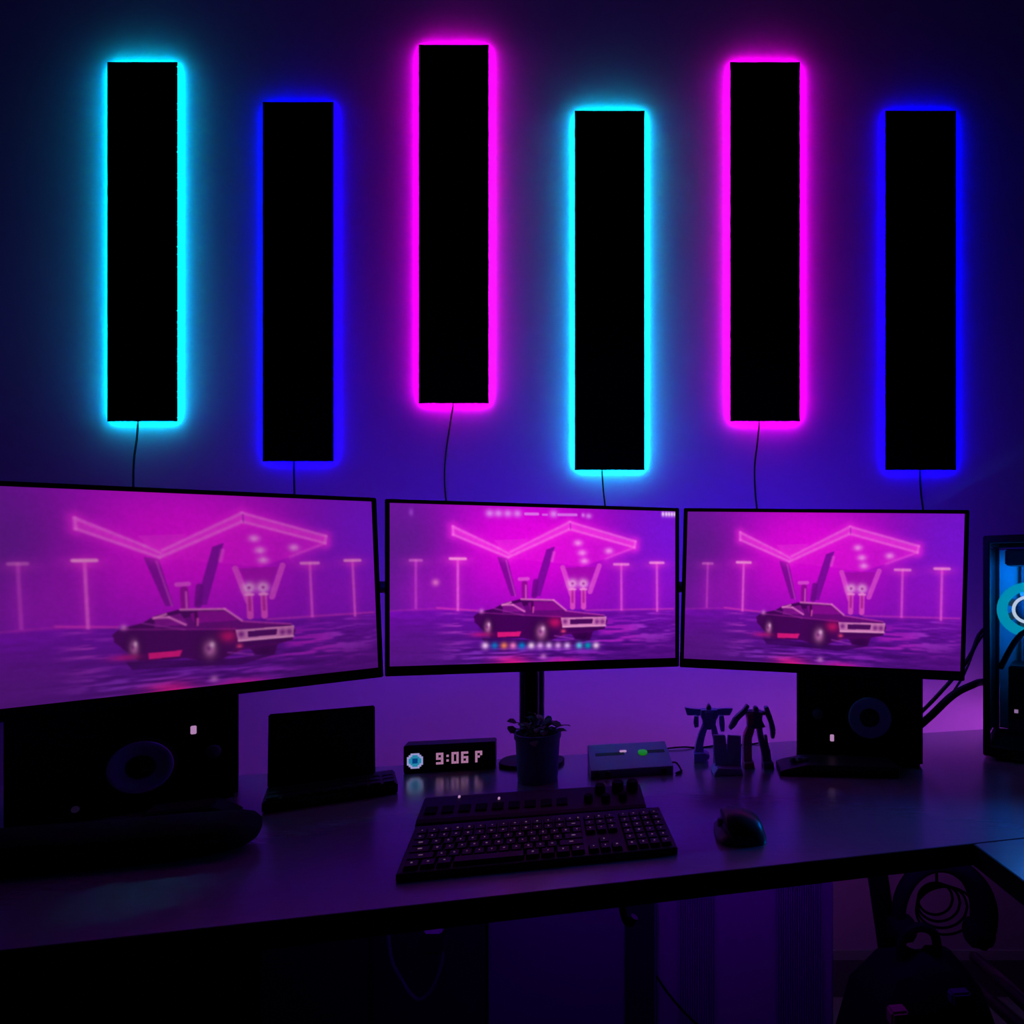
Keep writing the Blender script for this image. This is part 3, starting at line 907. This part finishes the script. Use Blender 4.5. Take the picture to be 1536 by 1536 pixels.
# ------------------------------------------------------------------ mixer bar with knobs
m0, m1 = on_desk(622, 1249), on_desk(970, 1223)
d = m1 - m0
mxr = thing('audio_controller', 'long low black audio controller with knobs behind the keyboard', 'audio controller', (m0 + m1) / 2, math.atan2(d.y, d.x))
ML = d.length
MB().prism([(0, 0), (0.078, 0), (0.078, 0.026), (0.070, 0.027), (0.008, 0.016), (0, 0.012)], -ML / 2, ML / 2, 'x').build('body', M['black'], mxr, bevel=0.002)
ma = math.atan2(0.011, 0.062)
mrot = Matrix.Rotation(ma, 3, 'X')


def onm(u, v):
    return Vector(((u - .5) * ML, 0.008 + v * .062, 0.016 + v * .011))


for u, v, r_, h in ((.80, .75, .0085, .013), (.885, .80, .0095, .015), (.955, .80, .0095, .015), (.74, .35, .007, .010), (.82, .30, .007, .010), (.90, .32, .007, .010)):
    MB().lathe([(r_ * 1.05, 0), (r_, h * .8), (r_ * .8, h)], onm(u, v), 20, mrot).build('knob', M['soft'], mxr, smooth=True)
for u in np.linspace(.05, .62, 9):
    MB().cbox(onm(u, .35) + Vector((0, 0, .001)), (ML * .05, .020, .003), .0008, mrot).build('pad', M['soft'], mxr)
for u, v in ((.155, .93), (.335, .72)):
    MB().cbox(onm(u, v) + Vector((0, 0, .001)), (.0035, .005, .003), .0006, mrot).build('indicator_light', M['led_white'], mxr)

# ------------------------------------------------------------------ keyboard
q0, q1 = on_desk(593, 1324), on_desk(1017, 1282)
d = q1 - q0
kb = thing('keyboard', 'full-size black keyboard with tiny backlit legends on the desk front', 'keyboard', (q0 + q1) / 2, math.atan2(d.y, d.x))
KW = d.length
KD, KH0, KH1 = 0.128, 0.010, 0.020
MB().prism([(0, 0), (KD, 0), (KD, KH1), (0.0, KH0)], -KW / 2, KW / 2, 'x').build('body', M['black'], kb, bevel=0.002)
ka = math.atan2(KH1 - KH0, KD)
krot = Matrix.Rotation(ka, 3, 'X')
NC = 22
cw = (KW - 0.012) / NC
rh = 0.0172
leg = MB()
kproto = {}


def key(c, r_, wk):
    x = -KW / 2 + 0.006 + (c + wk / 2) * cw
    y = 0.006 + (r_ + .5) * rh
    z = KH0 + y / KD * (KH1 - KH0)
    kk = round(wk, 2)
    if kk not in kproto:
        W_, D_ = wk * cw - 0.0016, rh - 0.0016
        mb = MB()
        vs = [(-W_ / 2, -D_ / 2, 0), (W_ / 2, -D_ / 2, 0), (W_ / 2, D_ / 2, 0), (-W_ / 2, D_ / 2, 0)]
        i = 0.0016
        vs += [(-W_ / 2 + i, -D_ / 2 + i, .0052), (W_ / 2 - i, -D_ / 2 + i, .0052), (W_ / 2 - i, D_ / 2 - i * .6, .0052), (-W_ / 2 + i, D_ / 2 - i * .6, .0052)]
        mb.add(vs, [(3, 2, 1, 0), (4, 5, 6, 7), (0, 1, 5, 4), (1, 2, 6, 5), (2, 3, 7, 6), (3, 0, 4, 7)])
        o = mb.build('key', M['key'], kb)
        kproto[kk] = o
    else:
        o = kproto[kk].copy()
        COL.objects.link(o)
        o.parent = kb
    o.location = (x, y, z)
    o.rotation_euler = (ka, 0, 0)
    p = Vector((x, y, z)) + krot @ Vector((0, .001, .0055))
    lw = random.choice((.0016, .002, .0026)) if wk < 1.4 else .0055
    if not (2.5 < wk):
        leg.box(p, (lw, random.choice((.0016, .0024)), .0003), krot)


rows = [[1.25, 1.25, 1.25, 5.75, 1.25, 1.25, 1.25, 1.25], [2.25] + [1] * 10 + [2.25], [1.75] + [1] * 11 + [1.75], [1.5] + [1] * 12 + [1], [1] * 13 + [1.5], [1] * 14 + [.5]]
for r_, row in enumerate(rows):
    c = 0
    for wk in row:
        key(c, r_, wk); c += wk
    for j in range(3):
        if r_ == 2 or (r_ == 1 and j != 1):
            continue
        key(14.7 + j, r_, 1)
    for j in range(4):
        key(18 + j, r_, 1)
lo = leg.build('key_legends', M['legend'], kb); lo['kind'] = 'stuff'

# ------------------------------------------------------------------ mouse
ms0 = on_desk(1118, 1270)
mo = thing('mouse', 'black sculpted mouse with thumb rest right of the keyboard', 'mouse', (ms0.x, ms0.y, 0.75), R(4))
# cross section seen from behind: tall on the left, sloping to the right, thumb shelf flaring out left
sec = [(-37, 0), (-39, 7), (-33, 15), (-28, 24), (-27, 36), (-28, 48), (-22, 55), (-10, 57.5), (2, 56), (15, 50), (26, 41), (32, 28), (36, 12), (37, 4), (36, 0)]
fine = []
for i in range(len(sec) - 1):
    p0, p1, p2, p3 = [Vector(sec[min(max(i + j, 0), len(sec) - 1)]) for j in (-1, 0, 1, 2)]
    for k in range(3):
        t = k / 3
        fine.append(0.5 * ((2 * p1) + (p2 - p0) * t + (2 * p0 - 5 * p1 + 4 * p2 - p3) * t * t + (3 * p1 - p0 - 3 * p2 + p3) * t ** 3))
fine.append(Vector(sec[-1]))
ms = 0.00096
nR = len(fine)
tt = [0.0, .03, .09, .18, .3, .42, .54, .66, .78, .88, .95, 1.0]
wwid = [.52, .74, .90, .98, 1.0, 1.0, .98, .95, .90, .82, .70, .50]
hhgt = [.20, .46, .72, .90, .99, 1.0, .95, .86, .74, .60, .46, .25]
vs, fs = [], []
for t, w_, h_ in zip(tt, wwid, hhgt):
    for p in fine:
        vs.append((p.x * ms * w_, 0.095 * t, max(p.y, 0) * ms * 0.74 * h_))
nS = len(tt)
for i in range(nS - 1):
    for k in range(nR - 1):
        fs.append((i * nR + k, i * nR + k + 1, (i + 1) * nR + k + 1, (i + 1) * nR + k))
    fs.append((i * nR + nR - 1, i * nR, (i + 1) * nR, (i + 1) * nR + nR - 1))
fs.append(tuple(range(nR - 1, -1, -1))); fs.append(tuple((nS - 1) * nR + k for k in range(nR)))
M['mouse'] = mat('mouse_plastic', (0.03, 0.03, 0.036), 0.35, spec=0.5)
MB().add(vs, fs).build('shell', M['mouse'], mo, smooth=True)
wr = Matrix.Rotation(R(90), 3, 'Y')
MB().lathe([(0.008, -0.004), (0.010, -0.002), (0.010, 0.002), (0.008, 0.004)], (-0.004, 0.079, 0.019), 20, wr).build('scroll_wheel', M['chrome'], mo, smooth=True)
MB().lathe([(0.005, -0.006), (0.006, -0.004), (0.006, 0.004), (0.005, 0.006)], (-0.0265, 0.046, 0.017), 16, Matrix.Identity(3)).build('thumb_wheel', M['knob'], mo, smooth=True)

# ------------------------------------------------------------------ computer tower
pb = on_desk(1473, 1138)
TW, TDp, TH_ = 0.43, 0.21, 0.474
# tower
pc_ = thing('computer_tower', 'black computer tower with glass side and glowing cyan fan at the right edge', 'computer', (pb.x, pb.y, 0.75), R(-34))
BZ = 0.007
fm = MB()
fr0 = 0.013
for x in (0.008, TW - 0.008):
    for y in (0.008, TDp - 0.008):
        fm.cbox((x, y, BZ + (TH_ - BZ) / 2), (fr0, fr0, TH_ - BZ), 0.002)
for z, hh in ((TH_ - 0.008, 0.016), (BZ + 0.010, 0.020)):
    for y in (0.008, TDp - 0.008):
        fm.cbox((TW / 2, y, z), (TW - 2 * fr0 + .004, fr0, hh), 0.002)
    for x in (0.008, TW - 0.008):
        fm.cbox((x, TDp / 2, z), (fr0, TDp - 2 * fr0 + .004, hh), 0.002)
fm.build('frame', M['steel'], pc_)
MB().box((TW / 2, TDp - 0.005, TH_ / 2 + BZ / 2), (TW - .03, 0.004, TH_ - .05)).build('back_panel', M['pcinner'], pc_)
MB().box((TW / 2, TDp / 2, TH_ - 0.004), (TW - .03, TDp - .03, 0.004)).build('top_panel', M['steel'], pc_)
MB().box((TW / 2, TDp / 2, BZ + 0.006), (TW - .03, TDp - .03, 0.008)).build('bottom_panel', M['steel'], pc_)
MB().box((0.005, TDp / 2, TH_ / 2 + .01), (0.004, TDp - .03, TH_ - .06)).build('end_panel', M['steel'], pc_)
MB().box((TW / 2, 0.004, TH_ / 2 + .01), (TW - .036, 0.003, TH_ - .07)).build('glass_panel', M['glass'], pc_)
for x in (0.04, TW - 0.04):
    MB().box((x, TDp / 2, BZ / 2), (0.03, TDp - .02, BZ)).build('foot', M['steel'], pc_)
MB().box((TW * .45, TDp - .014, TH_ * .60), (TW * .62, 0.004, TH_ * .56)).build('circuit_board', M['pcboard'], pc_)
MB().cbox((TW * .5, 0.075, TH_ * .27), (TW * .78, 0.11, TH_ * .30), 0.003).build('power_shroud', M['steel'], pc_)
MB().cbox((TW * .52, 0.10, TH_ * .50), (TW * .70, 0.10, 0.045), 0.004).build('graphics_card', M['black'], pc_)
MB().cbox((TW * .34, TDp * .5, TH_ * .905), (TW * .5, TDp * .55, 0.035), 0.003).build('radiator', M['black'], pc_)
fx, fz = 0.079, TH_ * .665
fy = 0.105
fan = MB().lathe([(0.052, -0.012), (0.060, -0.012), (0.060, 0.012), (0.052, 0.012)], (fx, fy, fz), 40, RX90, cap=False).build('fan', M['fanglow'], pc_, smooth=True)
MB().lathe([(0.040, 0.004), (0.052, 0.004), (0.052, -0.004), (0.040, -0.004)], (fx, fy, fz), 40, RX90, cap=False).build('fan_glow_ring', M['fanglow'], fan, smooth=True)
MB().lathe([(0.024, 0.008), (0.031, 0.008), (0.031, 0.0), (0.024, 0.0)], (fx, fy, fz), 36, RX90, cap=False).build('fan_light_ring', M['fanwhite'], fan, smooth=True)
MB().lathe([(0.024, -0.01), (0.024, 0.010), (0.020, 0.013)], (fx, fy, fz), 28, RX90).build('fan_hub', M['fanblade'], fan, smooth=True)
for k in range(7):
    a = 2 * math.pi * k / 7
    rt = Matrix.Rotation(-a, 3, 'Y') @ Matrix.Rotation(R(28), 3, 'X')
    MB().box(Vector((fx, fy + .004, fz)) + Matrix.Rotation(-a, 3, 'Y') @ Vector((0.036, 0, 0)), (0.024, 0.0015, 0.018), rt).build('fan_blade', M['fanblade'], fan)
MB().tube([(0.03, 0.05, TH_ * .40), (0.07, 0.03, TH_ * .56), (0.13, 0.05, TH_ * .62), (0.16, 0.12, TH_ * .66)], 0.006, 8).build('inner_cable', M['cable'], pc_, smooth=True)
MB().box((0.062, 0.017, 0.105), (0.007, 0.003, 0.007)).build('status_light', M['led_white'], pc_)
# its interior lights
for nm, lc, e_, sz in (('case_light', (0.17, 0.075, TH_ * .76), 1.0, 0.055), ('case_light', (0.31, 0.07, TH_ * .70), 1.0, 0.055)):
    ld = bpy.data.lights.new(nm, 'POINT'); ld.energy = e_ * L_PC; ld.color = (0.0, 0.22, 1.0); ld.shadow_soft_size = sz
    lo_ = bpy.data.objects.new(nm, ld); COL.objects.link(lo_); lo_.parent = pc_; lo_.location = lc

# ------------------------------------------------------------------ cable bundles between right monitor and tower
def cable(label, pts, r, m_=None, name='cable'):
    o = MB().tube(pts, r, 8).build(name, m_ or M['cable'], None, smooth=True)
    tag(o, label, 'cable')
    return o


cable('thick black cable bundle sagging between right speaker and computer tower', [at(1375, 1092, 1.33), at(1398, 1072, 1.33), at(1430, 1042, 1.33), at(1460, 1027, 1.385), at(1474, 1023, 1.47), at(1520, 1020, 1.55)], 0.0085)
cable('thin black cable rising from right speaker to the computer tower', [at(1380, 1070, 1.37), at(1402, 1048, 1.37), at(1440, 1005, 1.37), at(1458, 978, 1.44), at(1474, 945, 1.50), at(1520, 920, 1.57)], 0.0045)
cable('second thin black cable crossing the gap beside the computer tower', [at(1420, 1052, 1.44), at(1446, 1012, 1.45), at(1466, 965, 1.49), at(1490, 940, 1.55), at(1530, 930, 1.60)], 0.003)
cable('thin dark wire along the desk back behind the toy robots', [Vector((x, BK(x) - .008, .7525 + .002 * math.sin(x * 60))) for x in np.linspace(-0.02, 0.22, 9)], 0.0018)

# ------------------------------------------------------------------ under the desk
def cab(label, x0, x1, Y, m_, z0, z1, depth, name, extra=None):
    a, b = (x0 - PX) / F * Y, (x1 - PX) / F * Y
    root = thing(name, label, 'cabinet', ((a + b) / 2, Y, z0), R(2))
    W, H = b - a, z1 - z0
    MB().cbox((0, depth / 2, H / 2), (W, depth, H), 0.004).build('carcass', m_, root)
    if extra:
        extra(root, W, H)
    return root


def doors(root, W, H):
    MB().cbox((-W * .09, -0.006, H / 2), (W * .80, 0.012, H - 0.012), 0.003).build('door', M['cabinet'], root)
    MB().cbox((W * .405, -0.003, H / 2), (W * .17, 0.006, H - 0.012), 0.002).build('shade_strip', M['darkcab'], root)  # dark strip standing in for shade along the cabinet's right side


def dark_doors(root, W, H):
    for sx in (-1, 1):
        MB().cbox((sx * W / 4, -0.006, H / 2), (W / 2 - 0.008, 0.012, H - 0.012), 0.003).build('door', M['darkcab'], root)


def drawers(root, W, H):
    for k in range(3):
        MB().cbox((0, -0.006, H * (k + .5) / 3), (W - 0.010, 0.012, H / 3 - 0.008), 0.003).build('drawer', M['deskedge'], root)


def ribs(root, W, H):
    for u0, u1 in ((.12, .33), (.67, .93)):
        mb = MB()
        mb.box(((u0 + u1) / 2 * W - W / 2, -0.001, H * .5), ((u1 - u0) * W, 0.002, H * .92))
        n = int((u1 - u0) * W / 0.0042)
        for k in range(n):
            mb.box(((u0 + (k + .5) / n * (u1 - u0)) * W - W / 2, -0.004, H * .5), (0.0022, 0.006, H * .92))
        o = mb.build('ribbed_strip', M['rib'], root); o['kind'] = 'stuff'
    MB().cbox((0, -0.002, H * .985), (W, 0.010, H * .02), 0.002).build('top_rail', M['palecab'], root)


cab('dark cabinet with two doors under the left half of the desk', 395, 722, 1.02, M['darkcab'], 0.0, 0.66, 0.10, 'cabinet', dark_doors)
cab('added black drawer pedestal that darkens the space under the left end of the desk beside the dark cabinet', -70, 368, 0.98, M['deskedge'], 0.0, 0.68, 0.10, 'added_pedestal', drawers)  # added body that turns the area below the left desk end black
cab('blue-grey single-door cabinet under the middle of the desk', 733, 984, 1.06, M['cabinet'], 0.0, 0.69, 0.14, 'cabinet', doors)
cab('pale cabinet with two vertical ribbed strips under the desk right of the middle', 985, 1252, 1.10, M['palecab'], 0.0, 0.70, 0.22, 'cabinet', ribs)
cable('thin cable drooping over the pale ribbed cabinet front', [at(985, 1465, 1.07), at(1010, 1500, 1.06), at(1050, 1540, 1.05), at(1090, 1556, 1.05)], 0.0022)
# hook under the desk edge
hk = thing('desk_hook', 'small black hook under the desk edge in the middle', 'hook', at(938, 1352, 0.78))
hz = 0.722 - hk.location.z
MB().tube([(-.004, 0, hz), (-.004, 0, -.004), (0, 0, -.022), (.006, 0, -.028), (.012, 0, -.020)], .0055, 8).build('hook', M['steel'], hk, smooth=True)
MB().box((-.004, 0, hz - .0015), (.024, .02, .003)).build('plate', M['steel'], hk)
# plug and looped cord
pg = thing('power_adapter', 'pale plug on a looped cord hanging under the left of the desk', 'adapter', at(652, 1395, 0.90))
MB().cbox((0, 0, 0.004), (0.026, 0.02, 0.014), 0.003).build('plug', M['paleplug'], pg)
MB().cbox((0, 0, -0.016), (0.034, 0.026, 0.028), 0.004).build('body', M['black'], pg)
zt_ = 0.7205 - pg.location.z
cp = [at(578, 1380, .9), at(584, 1420, .9), at(600, 1465, .9), at(624, 1498, .9), at(645, 1488, .9), at(660, 1455, .9), at(664, 1430, .9), at(655, 1412, .9)]
cp = [p - pg.location for p in cp]
cp[0].z = zt_ if cp[0].z < zt_ else cp[0].z
MB().tube(cp, 0.0026, 8).build('cord', M['palecable'], pg, smooth=True)
MB().tube([(0, 0, 0.010), (0.002, 0, zt_)], 0.003, 8, 1).build('hanger', M['cable'], pg)

# headphones hanging under the desk corner
hp = thing('headphones', 'black over-ear headphones hanging under the desk corner', 'headphones', at(1415, 1300, 0.98))
hc = hp.location
ang = [R(a) for a in np.linspace(200, -35, 12)]
band = [at(1412 + 64 * math.cos(a), 1372 - 76 * math.sin(a), 0.98) - hc for a in ang]
MB().tube(band, [.010, .011, .012, .012, .012, .013, .014, .016, .019, .021, .021, .017], 12).build('headband', M['soft'], hp, smooth=True)
for (px, py, r_) in ((1352, 1392, .020), (1468, 1398, .022)):
    MB().lathe([(r_ * .7, -.02), (r_, -.014), (r_ * 1.08, 0), (r_, .014), (r_ * .7, .02)], at(px, py, 0.98) - hc, 24, Matrix.Rotation(R(90), 3, 'Y')).build('ear_cup', M['soft'], hp, smooth=True)
MB().tube([Vector((0, 0, -0.005)), Vector((0, 0, 0.7205 - hc.z))], .005, 8, 1).build('hanging_strap', M['steel'], hp)
# coil of cable
cl = thing('cable_coil', 'loose black cable coil dangling inside the headphones', 'cable', at(1405, 1330, 1.04))
for k in range(4):
    pts = []
    for i in range(13):
        a = 2 * math.pi * i / 12
        pts.append(at(1403 + 5 * k + (26 + 6 * k) * math.cos(a), 1348 + 6 * k + (24 + 4 * k) * math.sin(a), 1.04 + .004 * k) - cl.location)
    MB().tube(pts, .0022, 6).build('loop', M['cable'], cl, smooth=True)
MB().tube([Vector((0, 0, 0)), Vector((0.0, 0, 0.7205 - cl.location.z))], .0025, 6, 1).build('hanging_end', M['cable'], cl)

# black backpack beneath
bk = thing('backpack', 'black bulging backpack on the floor under the desk corner', 'backpack', (0.385, 0.915, 0.0), R(6))
prof_b = [(0.0, .90), (0.04, 1.0), (0.18, 1.04), (0.32, 1.0), (0.42, .90), (0.50, .72), (0.545, .45), (0.56, .12)]
vs, fs = [], []
nb = 28
for i, (z, s_) in enumerate(prof_b):
    for k in range(nb):
        a = 2 * math.pi * k / nb
        ca, sa = math.cos(a), math.sin(a)
        x = 0.135 * s_ * math.copysign(abs(ca) ** .6, ca)
        y = 0.085 * s_ * math.copysign(abs(sa) ** .6, sa)
        wob = 1 + .035 * math.sin(5 * a + i * 1.3)
        vs.append((x * wob, y * wob, z + (.006 * math.sin(3 * a) if 0 < i else 0)))
for i in range(len(prof_b) - 1):
    for k in range(nb):
        k2 = (k + 1) % nb
        fs.append((i * nb + k, i * nb + k2, (i + 1) * nb + k2, (i + 1) * nb + k))
fs.append(tuple(range(nb - 1, -1, -1))); fs.append(tuple((len(prof_b) - 1) * nb + k for k in range(nb)))
MB().add(vs, fs).build('bag_body', M['soft'], bk, smooth=True)
MB().cbox((0, -0.098, 0.2), (0.19, 0.03, 0.22), 0.012).build('front_pocket', M['soft'], bk, smooth=True)
MB().tube([(-.03, 0, .548), (-.025, 0, .585), (0, 0, .598), (.025, 0, .585), (.03, 0, .548)], .007, 8).build('carry_handle', M['soft'], bk, smooth=True)
MB().tube([(-.09, -.08, .40), (-.06, -.06, .47), (-.03, -.03, .53)], .009, 8).build('strap', M['soft'], bk, smooth=True)
MB().cbox((-0.066, -0.062, 0.512), (0.026, 0.02, 0.022), 0.003).build('buckle', M['toyred'], bk)
MB().cbox((0.030, -0.056, 0.528), (0.03, 0.016, 0.018), 0.003).build('fabric_tag', M['knob'], bk)
